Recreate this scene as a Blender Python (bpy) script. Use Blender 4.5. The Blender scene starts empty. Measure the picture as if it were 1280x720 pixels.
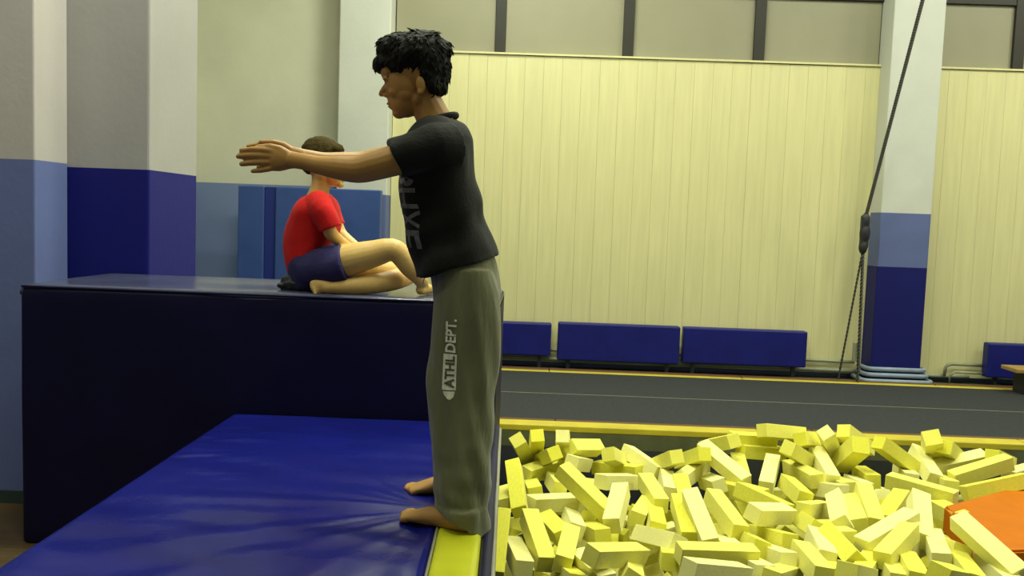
import bpy, bmesh, math, random
from mathutils import Vector, Matrix, Quaternion, noise
from mathutils.bvhtree import BVHTree
C = bpy.context.scene.collection
SC = bpy.context.scene
random.seed(7)
PI = math.pi

# ------------------------------------------------------------------ camera
FPX = 1108.0
YAW, PITCH, ROLL = math.radians(-1.03), math.radians(4.44), math.radians(2.06)
FW = Vector((math.sin(YAW)*math.cos(PITCH), math.cos(YAW)*math.cos(PITCH), -math.sin(PITCH)))
R0 = Vector((math.cos(YAW), -math.sin(YAW), 0)); U0 = R0.cross(FW)
RT = R0*math.cos(ROLL) + U0*math.sin(ROLL)
UP = -R0*math.sin(ROLL) + U0*math.cos(ROLL)
EYE = Vector((0, 0, 1.62))
cam_data = bpy.data.cameras.new('camera'); cam = bpy.data.objects.new('camera', cam_data); C.objects.link(cam)
cam_data.sensor_width = 36; cam_data.lens = FPX*36/1280; cam_data.clip_start = 0.05
m = Matrix((RT, UP, -FW)).transposed().to_4x4(); m.translation = EYE
cam.matrix_world = m
SC.camera = cam
SC.view_settings.view_transform = 'Standard'; SC.view_settings.look = 'None'
SC.view_settings.gamma = 1; SC.view_settings.exposure = 0.20
SC.view_settings.use_curve_mapping = False

def W(px, py, Y):
    'world point seen at pixel (px, py) on the plane at depth Y'
    d = FW + RT*((px-640)/FPX) + UP*((360-py)/FPX)
    return EYE + d*(Y/d.y)
def G(px, py, z):
    d = FW + RT*((px-640)/FPX) + UP*((360-py)/FPX)
    return EYE + d*((z-EYE.z)/d.z)

# ------------------------------------------------------------------ light
world = bpy.data.worlds.new('world'); SC.world = world; world.use_nodes = True
world.node_tree.nodes['Background'].inputs[0].default_value = (0.5, 0.55, 0.6, 1)
world.node_tree.nodes['Background'].inputs[1].default_value = 0.02
LAMPS = [(x, y) for y in (1.0, 4.2, 7.2) for x in (0.4, 3.6, 6.6)] + [(-0.5, 8.0), (-0.8, 4.4), (-3.6, 1.4), (-1.2, 2.4)]  # near row added to brighten front and left; leftmost far lamp added for column shadow
LAMP_W = {1.0: 15.0, 1.4: 36.0, 2.4: 34.0, 4.2: 66.0, 4.4: 84.0, 7.2: 72.0, 8.0: 88.0}
LAMP_COL = (0.97, 1.0, 0.80)

# ------------------------------------------------------------------ materials
def mat(name, col, rough=0.6, var=0.0, vscale=6.0, bump=0.0, bscale=40.0, stretch=(1, 1, 1), spec=0.5, metal=0, sheen=0, sss=0, emit=None, col2=None, coat=0):
    mt = bpy.data.materials.new(name); mt.use_nodes = True
    nt = mt.node_tree; b = nt.nodes['Principled BSDF']
    b.inputs['Base Color'].default_value = (*col, 1); b.inputs['Roughness'].default_value = rough
    b.inputs['Specular IOR Level'].default_value = spec; b.inputs['Metallic'].default_value = metal
    if sheen: b.inputs['Sheen Weight'].default_value = sheen
    if coat: b.inputs['Coat Weight'].default_value = coat; b.inputs['Coat Roughness'].default_value = .15
    if sss:
        b.inputs['Subsurface Weight'].default_value = sss; b.inputs['Subsurface Radius'].default_value = (.02, .01, .006)
        b.inputs['Subsurface Scale'].default_value = .3
    tc = nt.nodes.new('ShaderNodeTexCoord'); mp = nt.nodes.new('ShaderNodeMapping')
    mp.inputs['Scale'].default_value = stretch; nt.links.new(tc.outputs['Object'], mp.inputs[0])
    if var or col2:
        n = nt.nodes.new('ShaderNodeTexNoise'); n.inputs['Scale'].default_value = vscale; n.inputs['Detail'].default_value = 5
        nt.links.new(mp.outputs[0], n.inputs['Vector'])
        r = nt.nodes.new('ShaderNodeValToRGB'); r.color_ramp.elements[0].position = .3; r.color_ramp.elements[1].position = .7
        c2 = col2 or tuple(min(1, c*(1+var)) for c in col); c1 = tuple(c*(1-var) for c in col)
        r.color_ramp.elements[0].color = (*c1, 1); r.color_ramp.elements[1].color = (*c2, 1)
        nt.links.new(n.outputs['Fac'], r.inputs[0]); nt.links.new(r.outputs[0], b.inputs['Base Color'])
    if bump:
        n = nt.nodes.new('ShaderNodeTexNoise'); n.inputs['Scale'].default_value = bscale; n.inputs['Detail'].default_value = 4
        nt.links.new(mp.outputs[0], n.inputs['Vector'])
        bp = nt.nodes.new('ShaderNodeBump'); bp.inputs['Strength'].default_value = bump; bp.inputs['Distance'].default_value = .01
        nt.links.new(n.outputs['Fac'], bp.inputs['Height']); nt.links.new(bp.outputs[0], b.inputs['Normal'])
    return mt

def painted(name, bands, rough=.55):
    'wall paint in horizontal bands: [(z_below, colour), ...] the last one goes on up; world height'
    mt = mat(name, bands[-1][1], rough, bump=.12, bscale=25, spec=.22)
    nt = mt.node_tree; b = nt.nodes['Principled BSDF']
    g = nt.nodes.new('ShaderNodeNewGeometry'); s = nt.nodes.new('ShaderNodeSeparateXYZ'); nt.links.new(g.outputs['Position'], s.inputs[0])
    nz = nt.nodes.new('ShaderNodeTexNoise'); nz.inputs['Scale'].default_value = 1.7; nz.inputs['Detail'].default_value = 6
    nt.links.new(g.outputs['Position'], nz.inputs['Vector'])
    prev = None
    cur = (*bands[-1][1], 1)
    for z, c in reversed(bands[:-1]):
        lt = nt.nodes.new('ShaderNodeMath'); lt.operation = 'LESS_THAN'; nt.links.new(s.outputs['Z'], lt.inputs[0]); lt.inputs[1].default_value = z
        mx = nt.nodes.new('ShaderNodeMix'); mx.data_type = 'RGBA'
        nt.links.new(lt.outputs[0], mx.inputs[0])
        if prev is None: mx.inputs[6].default_value = cur
        else: nt.links.new(prev, mx.inputs[6])
        mx.inputs[7].default_value = (*c, 1); prev = mx.outputs[2]
    hs = nt.nodes.new('ShaderNodeMix'); hs.data_type = 'RGBA'; hs.blend_type = 'MULTIPLY'; hs.inputs[0].default_value = .25
    if prev is None: hs.inputs[6].default_value = cur
    else: nt.links.new(prev, hs.inputs[6])
    nt.links.new(nz.outputs['Fac'], hs.inputs[7]); nt.links.new(hs.outputs[2], b.inputs['Base Color'])
    return mt

NAVY = (.008, .010, .12); LBLUE = (.16, .21, .36); CREAM = (.62, .62, .50)
M = {}
M['wall'] = painted('wall_paint', [(1.84, (.17,.22,.48)), (9, (.66, .62, .58))])
M['wall_far'] = painted('far_wall_paint', [(1.905, (.19, .25, .42)), (9, (.66, .66, .50))])
M['column_near'] = painted('near_column_paint', [(1.822, (.008, .010, .18)), (9, (.44, .43, .415))])
M['column_far'] = painted('far_column_paint', [(1.26, NAVY), (1.83, (.12, .155, .33)), (9, (.60, .62, .55))])
M['board'] = mat('cream_wall_board', (.62, .59, .30), .38, var=.05, vscale=3, stretch=(8, 8, .5), bump=.05, bscale=14)
M['frame'] = mat('dark_window_frame', (.012, .010, .003), .5, var=.2)
M['pane'] = mat('frosted_pane', (.26, .25, .16), .42, var=.08, vscale=1.2, bump=.05, bscale=60)
M['ceiling'] = mat('ceiling_paint', (.55, .55, .5), .8, var=.05)
M['floor'] = mat('wooden_floor', (.10, .065, .022), .45, var=.3, vscale=3, stretch=(1, 12, 1), bump=.05)
M['floor_far'] = mat('green_floor_strip', (.10, .11, .06), .5, var=.25, vscale=5, bump=.1)
M['pit'] = mat('pit_lining', (.022, .027, .038), .7, var=.3, vscale=3, bump=.2, bscale=12)
M['track'] = mat('grey_blue_carpet', (.040, .043, .044), .95, var=.12, vscale=30, bump=.5, bscale=300, spec=.1)
M['seam'] = mat('track_seam', (.19, .19, .15), .8)
M['yellow_pad'] = mat('yellow_edge_vinyl', (.50, .42, .03), .45, var=.1, bump=.1)
M['brown'] = mat('brown_board', (.10, .045, .015), .6, var=.3, stretch=(1, 10, 10))  # plain brown strip beside each yellow edge
M['blue_vinyl'] = mat('royal_blue_vinyl', (.006, .009, .15), .27, spec=.3, var=.12, vscale=5, bump=.25, bscale=9, coat=.0)
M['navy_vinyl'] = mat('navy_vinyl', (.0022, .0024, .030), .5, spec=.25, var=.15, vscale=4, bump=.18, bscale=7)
M['navy_top'] = mat('worn_navy_vinyl', (.06, .065, .11), .18, var=.15, vscale=4, bump=.08, bscale=9)  # lighter top cover: reflected wall brightness put into its colour
M['yellow_vinyl'] = mat('lime_yellow_vinyl', (.55, .58, .02), .35, var=.08, bump=.1, bscale=12)
M['piping'] = mat('grey_piping', (.25, .25, .17), .5)
M['mid_blue'] = mat('mid_blue_vinyl', (.035, .075, .24), .4, var=.12, vscale=3, bump=.1)
M['deep_blue'] = mat('deep_blue_vinyl', (.012, .025, .17), .4)
M['pad'] = mat('navy_pad_vinyl', (.006, .009, .13), .45, spec=.3, var=.12, vscale=5, bump=.1)
M['pipe'] = mat('painted_pipe', (.24, .26, .17), .4, var=.2)
M['pipe_blue'] = mat('pale_blue_painted_pipe', (.22, .28, .36), .4, var=.15)
M['rope'] = mat('dark_steel_rope', (.05, .048, .04), .5, metal=.3)
M['black'] = mat('black_fittings', (.012, .014, .016), .5)
M['orange'] = mat('orange_vinyl', (.50, .135, .0), .55, spec=.2, var=.08, bump=.1)
M['orange_side'] = mat('red_orange_vinyl', (.45, .045, .006), .45, var=.08)
M['foam'] = [mat('pale_yellow_foam', (.82, .79, .13), .9, var=.07, vscale=14, bump=.3, bscale=120, spec=.15, sheen=.2),
             mat('yellow_foam', (.79, .76, .07), .9, var=.08, vscale=14, bump=.3, bscale=120, spec=.15, sheen=.2),
             mat('cream_foam', (.88, .85, .30), .9, var=.06, vscale=14, bump=.3, bscale=120, spec=.15, sheen=.2)]
M['skin'] = mat('tan_skin', (.44, .235, .05), .5, var=.06, vscale=20, bump=.06, bscale=90, sss=.08)
M['skin_pale'] = mat('fair_skin', (.68, .45, .13), .5, var=.05, vscale=20, bump=.05, bscale=90, sss=.08)
M['lips'] = mat('lips', (.27, .09, .05), .45)
M['eye'] = mat('eye_white', (.6, .6, .55), .2); M['iris'] = mat('dark_iris', (.012, .008, .005), .15)
M['hair'] = mat('black_hair', (.006, .006, .003), .7, spec=.2, var=.4, vscale=30, stretch=(1, 1, 1), bump=.5, bscale=60)
M['hair_brown'] = mat('short_brown_hair', (.055, .040, .010), .85, spec=.1, var=.3, vscale=60, bump=.6, bscale=160)
M['tee'] = mat('charcoal_tee', (.010, .0115, .008), .9, var=.15, vscale=8, bump=.25, bscale=160, sheen=.08, spec=.2)
M['tee_print'] = mat('faded_grey_print', (.17, .175, .145), .85, var=.45, vscale=45)
M['sweat'] = mat('grey_sweatpants', (.17, .175, .085), .95, var=.14, vscale=14, bump=.9, bscale=26, stretch=(1, 1, .22), sheen=.3, spec=.15)
M['print_light'] = mat('pale_print', (.80, .82, .58), .8, var=.2, vscale=80)
M['print_dark'] = mat('dark_print', (.08, .09, .055), .85)
M['red'] = mat('red_tee', (.55, .010, .008), .85, var=.08, vscale=10, bump=.2, bscale=120, sheen=.05, spec=.2)
M['shorts'] = mat('navy_shorts', (.022, .018, .095), .85, var=.12, vscale=10, bump=.2, bscale=120)
M['lamp_case'] = mat('lamp_housing', (.6, .6, .6), .5)
M['lamp_glow'] = mat('lamp_tube', (1, 1, 1), .5)
_n = M['lamp_glow'].node_tree.nodes['Principled BSDF']; _n.inputs['Emission Color'].default_value = (*LAMP_COL, 1); _n.inputs['Emission Strength'].default_value = 8

# ------------------------------------------------------------------ helpers
def link(name, me, mt=None, parent=None, smooth=False):
    o = bpy.data.objects.new(name, me); C.objects.link(o)
    if mt is not None: me.materials.clear(); me.materials.append(mt)
    if parent is not None: o.parent = parent
    if smooth:
        me.polygons.foreach_set('use_smooth', [True]*len(me.polygons))
    return o
def bm_obj(name, bm, mt, parent=None, smooth=False):
    bmesh.ops.recalc_face_normals(bm, faces=bm.faces)
    me = bpy.data.meshes.new(name); bm.to_mesh(me); bm.free()
    return link(name, me, mt, parent, smooth)
def empty(name, loc=(0, 0, 0)):
    o = bpy.data.objects.new(name, None); C.objects.link(o); o.location = loc; o.empty_display_size = .1; return o
def tag(o, label, cat, group=None, kind=None):
    o['label'] = label; o['category'] = cat
    if group: o['group'] = group
    if kind: o['kind'] = kind
    return o
def struct(o):
    o['kind'] = 'structure'; return o
def keep(o, parent):
    'parent while the mesh keeps its world coordinates'
    o.parent = parent; o.matrix_parent_inverse = Matrix.Translation(-Vector(parent.location)) if parent.type == 'EMPTY' else Matrix.Identity(4)
    return o
def box(bm, x0, x1, y0, y1, z0, z1, bev=0.0, seg=2):
    r = bmesh.ops.create_cube(bm, size=1)
    vs = r['verts']
    for v in vs: v.co = Vector(((x0+x1)/2+v.co.x*(x1-x0), (y0+y1)/2+v.co.y*(y1-y0), (z0+z1)/2+v.co.z*(z1-z0)))
    if bev:
        es = {e for v in vs for e in v.link_edges}
        bmesh.ops.bevel(bm, geom=list(es), offset=bev, segments=seg, affect='EDGES', profile=.5)
def boxo(name, b, mt, parent=None, bev=0.0, seg=2, smooth=False):
    bm = bmesh.new(); box(bm, *b, bev=bev, seg=seg); o = bm_obj(name, bm, mt, None, smooth)
    if parent is not None: keep(o, parent)
    return o
def ell(bm, c, r, rot=None, u=20, v=14):
    mx = Matrix.Translation(c) @ (rot.to_matrix().to_4x4() if rot else Matrix.Identity(4)) @ Matrix.Diagonal((*r, 1))
    bmesh.ops.create_uvsphere(bm, u_segments=u, v_segments=v, radius=1, matrix=mx)
def rings_mesh(bm, rings):
    vs = [[bm.verts.new(p) for p in r] for r in rings]; n = len(rings[0])
    for a, b in zip(vs, vs[1:]):
        for i in range(n):
            bm.faces.new((a[i], a[(i+1) % n], b[(i+1) % n], b[i]))
    bm.faces.new(list(reversed(vs[0]))); bm.faces.new(vs[-1])
def loft(bm, pts, rad, side=(0, 1, 0), n=16, cap=True):
    'tapered limb: rad is a radius or (radius along side, other radius); rounded ends'
    pts = [Vector(p) for p in pts]; rad = [r if isinstance(r, tuple) else (r, r) for r in rad]
    S = Vector(side); T = []
    for i in range(len(pts)):
        a = pts[max(0, i-1)]; b = pts[min(len(pts)-1, i+1)]; T.append((b-a).normalized())
    rings = []
    def ring(c, t, ra, rb):
        s = (S - t*S.dot(t)); s = s.normalized() if s.length > 1e-4 else t.orthogonal().normalized()
        q = t.cross(s)
        return [c + s*(ra*math.cos(2*PI*k/n)) + q*(rb*math.sin(2*PI*k/n)) for k in range(n)]
    if cap:
        for a in (80, 55, 28):
            k = math.cos(math.radians(a)); h = min(rad[0])*math.sin(math.radians(a))
            rings.append(ring(pts[0]-T[0]*h, T[0], rad[0][0]*k, rad[0][1]*k))
    for p, t, r in zip(pts, T, rad): rings.append(ring(p, t, *r))
    if cap:
        for a in (28, 55, 80):
            k = math.cos(math.radians(a)); h = min(rad[-1])*math.sin(math.radians(a))
            rings.append(ring(pts[-1]+T[-1]*h, T[-1], rad[-1][0]*k, rad[-1][1]*k))
    rings_mesh(bm, rings)
def smooth_path(pts, rad, k=3):
    'Catmull-Rom through points and radii'
    P = [Vector(p) for p in pts]; Rr = [Vector(r) if isinstance(r, tuple) else Vector((r, r)) for r in rad]
    op, orr = [], []
    def cr(a, b, c, d, t): return .5*((2*b)+(c-a)*t+(2*a-5*b+4*c-d)*t*t+(3*b-a-3*c+d)*t**3)
    for i in range(len(P)-1):
        for j in range(k):
            t = j/k; ix = (max(i-1, 0), i, i+1, min(i+2, len(P)-1))
            op.append(cr(*[P[q] for q in ix], t)); orr.append(tuple(cr(*[Rr[q] for q in ix], t)))
    op.append(P[-1]); orr.append(tuple(Rr[-1])); return op, orr
def limb(bm, pts, rad, side=(0, 1, 0), n=16, cap=True, k=3):
    p, r = smooth_path(pts, rad, k); loft(bm, p, r, side, n, cap)
def fuse(name, bm, voxel, mt, parent, smooth_it=4, disp=None):
    'union of overlapping closed shapes into one continuous skin'
    me = bpy.data.meshes.new(name); bmesh.ops.recalc_face_normals(bm, faces=bm.faces); bm.to_mesh(me); bm.free()
    o = bpy.data.objects.new(name, me); C.objects.link(o)
    md = o.modifiers.new('r', 'REMESH'); md.mode = 'VOXEL'; md.voxel_size = voxel; md.use_smooth_shade = True
    if smooth_it:
        s = o.modifiers.new('s', 'SMOOTH'); s.factor = .5; s.iterations = smooth_it
    dg = bpy.context.evaluated_depsgraph_get(); dg.update()
    me2 = bpy.data.meshes.new_from_object(o.evaluated_get(dg)); o.modifiers.clear(); o.data = me2; bpy.data.meshes.remove(me); me2.name = name
    if disp:
        ns = [v.normal.copy() for v in me2.vertices]
        for v, nn in zip(me2.vertices, ns): v.co += nn*disp(v.co)
        me2.update()
    me2.materials.clear(); me2.materials.append(mt)
    me2.polygons.foreach_set('use_smooth', [True]*len(me2.polygons))
    if parent is not None: keep(o, parent)
    return o
def tube(name, pts, r, mt, parent=None, n=8, smooth=True):
    bm = bmesh.new(); loft(bm, pts, [r]*len(pts), side=(.13, .21, .97), n=n, cap=False)
    o = bm_obj(name, bm, mt, None, smooth)
    if parent is not None: keep(o, parent)
    return o
def bvh_of(o):
    me = o.data
    return BVHTree.FromPolygons([v.co.copy() for v in me.vertices], [tuple(p.vertices) for p in me.polygons])
def text_bm(s, size=1.0, bold=0.0):
    cu = bpy.data.curves.new('t', 'FONT'); cu.body = s; cu.size = size; cu.offset = bold; cu.resolution_u = 3
    o = bpy.data.objects.new('t', cu); C.objects.link(o)
    dg = bpy.context.evaluated_depsgraph_get(); dg.update()
    me = bpy.data.meshes.new_from_object(o.evaluated_get(dg))
    bm = bmesh.new(); bm.from_mesh(me); bpy.data.objects.remove(o); bpy.data.curves.remove(cu); bpy.data.meshes.remove(me)
    return bm
def fit(bm, w, h, x0=0, y0=0):
    xs = [v.co.x for v in bm.verts]; ys = [v.co.y for v in bm.verts]
    a, b = min(xs), min(ys); sx = w/(max(xs)-a); sy = h/(max(ys)-b)
    for v in bm.verts: v.co = Vector((x0+(v.co.x-a)*sx, y0+(v.co.y-b)*sy, 0))
    return bm
def decal(name, bm, tree, org, U, V, ray, mt, parent, off=.0015):
    'lay a flat print (u, v) onto a curved cloth surface'
    bmesh.ops.triangulate(bm, faces=bm.faces)
    for _ in range(5):
        es = [e for e in bm.edges if e.calc_length() > .012]
        if not es: break
        bmesh.ops.subdivide_edges(bm, edges=es, cuts=1); bmesh.ops.triangulate(bm, faces=bm.faces)
    ray = Vector(ray).normalized()
    for v in bm.verts:
        p = Vector(org) + Vector(U)*v.co.x + Vector(V)*v.co.y
        h = tree.ray_cast(p - ray*.6, ray)
        if h[0] is not None: v.co = h[0] + h[1]*off if h[1].dot(ray) < 0 else h[0] - h[1]*off
        else: v.co = p
    me = bpy.data.meshes.new(name); bm.to_mesh(me); bm.free()
    o = link(name, me, mt); keep(o, parent); return o

# ------------------------------------------------------------------ the hall
bm = bmesh.new()
box(bm, -6, -0.2, -4, 4.95, -.12, 0); struct(bm_obj('floor', bm, M['floor']))
bm = bmesh.new()
box(bm, -6, -0.2, 4.95, 6.72, -.12, 0); struct(bm_obj('floor', bm, M['pit']))
bm = bmesh.new()
box(bm, -6, 8, 6.72, 9.9, -.12, 0); o = struct(bm_obj('floor', bm, M['floor_far']))
bm = bmesh.new()
box(bm, -.26, -.2, -1, 6.72, -1.3, -.12); box(bm, -.26, 8, 6.72, 6.80, -1.3, -.12)
box(bm, -.19, 8, -1.1, -1, -1.3, -.0); box(bm, -.19, 8, -1, 6.8, -1.36, -1.3); box(bm, 5.6, 5.7, -1, 6.72, -1.3, 0)
box(bm, 5.7, 8, -4, 6.72, -.12, 0); box(bm, -.13, 5.7, -4, -1.1, -.12, 0)
struct(bm_obj('trim_1', bm, M['pit']))
struct(boxo('ceiling', (-6, 8, -4, 10.1, 6.0, 6.1), M['ceiling']))
struct(boxo('wall_right', (8, 8.1, -4, 10.1, -.1, 6), M['wall']))
struct(boxo('wall_rear', (-6, 8, -4.1, -4, -.1, 6), M['wall']))
struct(boxo('wall_side', (-6.1, -6, -4, 4.6, -.1, 6), M['wall']))
struct(boxo('wall_left', (-6.1, -2.60, 4.62, 4.95, 0, 6), M['wall'], bev=.01))
boxo('baseboard_left', (-6, -2.602, 4.606, 4.62, 0, .07), mat('green_baseboard', (.03, .06, .05), .5))['kind'] = 'structure'
struct(boxo('wall_inner', (-3.95, -3.85, 4.95, 9.85, 0, 6), M['wall_far']))
wf = struct(boxo('wall_far', (-3.9, 8.1, 9.82, 10.1, 0, 6), M['wall_far']))
# near column
struct(boxo('trim_2', (-2.79, -2.14, 4.95, 5.66, 0, 6), M['column_near'], bev=.012))
struct(boxo('trim_3', (-2.09, -1.545, 9.5, 9.82, 0, 6), M['column_far'], bev=.012))
struct(boxo('trim_4', (3.69, 4.22, 9.46, 9.82, 0, 6), M['column_far'], bev=.012))

# cream boards in front of the far wall, one by one
rnd = random.Random(3)
def boards(x0, x1, zt):
    x = x0; w = .203
    while x < x1-.02:
        e = min(x+w, x1); dy = rnd.uniform(-.0012, .0012); dz = rnd.uniform(-.004, .004)
        bm = bmesh.new(); box(bm, x+.0007, e-.0007, 9.735+dy, 9.80, .06, zt+dz, bev=.0008, seg=1)
        o = bm_obj('board', bm, M['board']); o.parent = wf
        x = e
ZT = 3.385
boards(-1.54, 3.69, ZT); boards(4.22, 7.9, ZT)
led = boxo('ledge', (-1.54, 3.69, 9.715, 9.82, ZT+.004, ZT+.024), M['board']); led.parent = wf
led = boxo('ledge', (4.22, 7.9, 9.715, 9.82, ZT+.004, ZT+.024), M['board']); led.parent = wf

# window band above the boards
ZW = W(1220, 4, 9.78).z
def window(n, x0, x1, muls):
    w = struct(boxo('window_%d' % n, (x0, x1, 9.80, 9.822, ZT+.02, ZW+.05), M['frame']))
    ed = [x0] + muls + [x1]
    for i in range(len(ed)-1):
        a = ed[i] + (.045 if i else .01); b = ed[i+1] - (.045 if i < len(ed)-2 else .01)
        p = boxo('pane', (a, b, 9.785, 9.80, ZT+.022, ZW-.02), M['pane']); p.parent = w
    for x in muls:
        p = boxo('mullion', (x-.058, x+.058, 9.74, 9.81, ZT+.022, ZW+.05), M['frame'], bev=.006); p.parent = w
    p = boxo('top_rail', (x0, x1, 9.75, 9.815, ZW-.02, ZW+.06), M['frame'], bev=.006); p.parent = w
mx = [W(625.5, 45, 9.74).x, W(786, 40, 9.74).x, W(950.5, 40, 9.74).x]
window(1, -1.54, 3.69, mx)
window(2, 4.22, 7.9, [W(1275, 50, 9.74).x, W(1275, 50, 9.74).x+1.45])

# ------------------------------------------------------------------ tumbling track and pit edge
tr = empty('tumbling_track', (3, 8.1, 0))
tag(tr, 'long grey-blue carpeted tumbling track running between yellow edges in front of the cream wall', 'track')
boxo('carpet', (-3.8, 7.9, 6.99, 9.22, .0, .035), M['track'], tr, bev=.004)
pts = [Vector((-.8+i*.2, 8.06+.01*noise.noise(Vector((i*.4, 0, 0))), .0355)) for i in range(44)]
bm = bmesh.new()
vs = [(bm.verts.new(p+Vector((0, -.008, .001))), bm.verts.new(p+Vector((0, .008, .001)))) for p in pts]
for a, b in zip(vs, vs[1:]): bm.faces.new((a[0], b[0], b[1], a[1]))
keep(bm_obj('seam', bm, M['seam']), tr)
for (y0, y1, nm, mt, h) in ((6.72, 6.885, 'yellow_edge', 'yellow_pad', .05), (6.885, 6.985, 'brown_edge', 'brown', .042), (9.225, 9.31, 'yellow_edge', 'yellow_pad', .04), (9.31, 9.40, 'brown_edge', 'brown', .05)):
    x = -.2 if y0 < 6.73 else -3.8
    while x < 7.8:
        e = min(x+2.03, 7.9); boxo(nm, (x, e-.006, y0, y1, .0, h), M[mt], tr, bev=.008); x = e

# ------------------------------------------------------------------ mats
def wrinkled_top(x0, x1, y0, y1, z, h, nx, ny, fn, bev=.02):
    'closed slab whose top is a relief grid'
    bm = bmesh.new(); g = []
    for j in range(ny+1):
        row = []
        for i in range(nx+1):
            x = x0+(x1-x0)*i/nx; y = y0+(y1-y0)*j/ny
            e = min(x-x0, x1-x, y-y0, y1-y); d = -bev*(1-min(1, e/bev))**2 if bev else 0
            row.append(bm.verts.new((x, y, z+d+fn(x, y)*min(1, e/.06))))
        g.append(row)
    for j in range(ny):
        for i in range(nx): bm.faces.new((g[j][i], g[j][i+1], g[j+1][i+1], g[j+1][i]))
    edge = [g[0][i] for i in range(nx+1)] + [g[j][nx] for j in range(1, ny+1)] + [g[ny][i] for i in range(nx-1, -1, -1)] + [g[j][0] for j in range(ny-1, 0, -1)]
    low = [bm.verts.new((v.co.x, v.co.y, z-h)) for v in edge]; n = len(edge)
    for i in range(n): bm.faces.new((edge[i], low[i], low[(i+1) % n], edge[(i+1) % n]))
    bm.faces.new(low); return bm
def fold_fn(x, y):
    # long shallow creases radiating from where the boy stands, running to the left
    cx, cy = -.25, 2.8
    a = math.atan2(y-cy, -(x-cx)); r = math.hypot(x-cx, y-cy)
    v = noise.noise(Vector((a*7.0, r*1.1, 3.1)))*.0045*min(1, r/.25)
    v += noise.noise(Vector((x*2.4+y*.5, y*8.0+x*1.2, 1.7)))*.008
    q = max(0, noise.noise(Vector((x*1.1, y*1.4, 20.)))-.05)
    v += q*noise.noise(Vector((x*5, y*22-x*4, 4.)))*.022
    v += noise.noise(Vector((x*1.3+y, y*3.0, 9.0)))*.010
    v -= .012*math.exp(-((x+.25)**2+(y-2.62)**2)/.02) + .012*math.exp(-((x+.25)**2+(y-2.95)**2)/.02)
    return v
def sk(x, y): return x - (y-2.25)*.022*min(1, max(0, (x+1.345)/1.1))
def skew(bm):
    for v in bm.verts: v.co.x = sk(v.co.x, v.co.y)
lm = empty('landing_mat', (-.75, 2.5, 0))
tag(lm, 'low glossy blue vinyl mat with yellow edge strip, under the standing boy', 'mat')
ZM = .68
bm = wrinkled_top(-1.345, -.24, .9, 4.03, ZM, .68, 120, 300, fold_fn); skew(bm); keep(bm_obj('blue_cover', bm, M['blue_vinyl'], None, True), lm)
bm = wrinkled_top(-.239, -.105, .9, 4.03, ZM+.002, .68, 12, 220, lambda x, y: fold_fn(x, y)*.5, bev=.012); skew(bm); keep(bm_obj('yellow_strip', bm, M['yellow_vinyl'], None, True), lm)
bm = bmesh.new(); box(bm, -.104, -.066, .9, 4.03, .02, ZM-.008, bev=.012)
bmesh.ops.subdivide_edges(bm, edges=[e for e in bm.edges if e.calc_length() > 1], cuts=30, use_grid_fill=True)
skew(bm); keep(bm_obj('side_flap', bm, M['navy_vinyl'], None, True), lm)
tube('piping', [(sk(-.064, .9+.1*i), .9+.1*i, ZM-.02+.003*math.sin(i)) for i in range(32)], .007, M['piping'], lm)
tube('piping', [(sk(-.2395, .9+.1*i), .9+.1*i, ZM-.002+.001*math.sin(i)) for i in range(32)], .004, M['piping'], lm)

hm = empty('high_mat', (-1.25, 4.5, 0))
tag(hm, 'tall navy block mat along the wall behind the blue mat, boy sitting on it', 'mat')
ZH = 1.24
def hf(x, y): return noise.noise(Vector((x*2, y*3, 0)))*.004
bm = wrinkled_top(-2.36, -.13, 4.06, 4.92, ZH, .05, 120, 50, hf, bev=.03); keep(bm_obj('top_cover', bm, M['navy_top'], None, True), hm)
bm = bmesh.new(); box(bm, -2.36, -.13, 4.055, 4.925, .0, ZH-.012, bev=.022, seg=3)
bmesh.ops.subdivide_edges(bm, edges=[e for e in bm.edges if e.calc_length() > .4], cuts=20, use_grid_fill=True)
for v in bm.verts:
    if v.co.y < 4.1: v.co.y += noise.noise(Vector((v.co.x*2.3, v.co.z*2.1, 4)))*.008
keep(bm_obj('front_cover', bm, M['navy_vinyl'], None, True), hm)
tube('piping', [(-2.35+.1*i, 4.058, ZH-.012) for i in range(23)], .006, M['navy_vinyl'], hm)

# tall folded mat standing against the far wall
x = [W(a, 290, 9.3).x for a in (297, 330, 343, 475, 482)]
zt = W(385, 234.5, 9.3).z
fm = empty('folded_wall_mat', ((x[0]+x[3])/2, 9.35, 0))
tag(fm, 'tall mid-blue folding mat standing on end against the far wall, behind the seated boy', 'mat')
boxo('mat_panel', (x[0], x[1]-.005, 9.3, 9.42, 0, zt), M['mid_blue'], fm, bev=.012)
boxo('hinge_strip', (x[1]-.004, x[2]+.004, 9.32, 9.40, 0, zt-.005), M['deep_blue'], fm, bev=.006)
boxo('mat_panel', (x[2]+.005, x[3], 9.3, 9.42, 0, zt), M['mid_blue'], fm, bev=.012)

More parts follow.
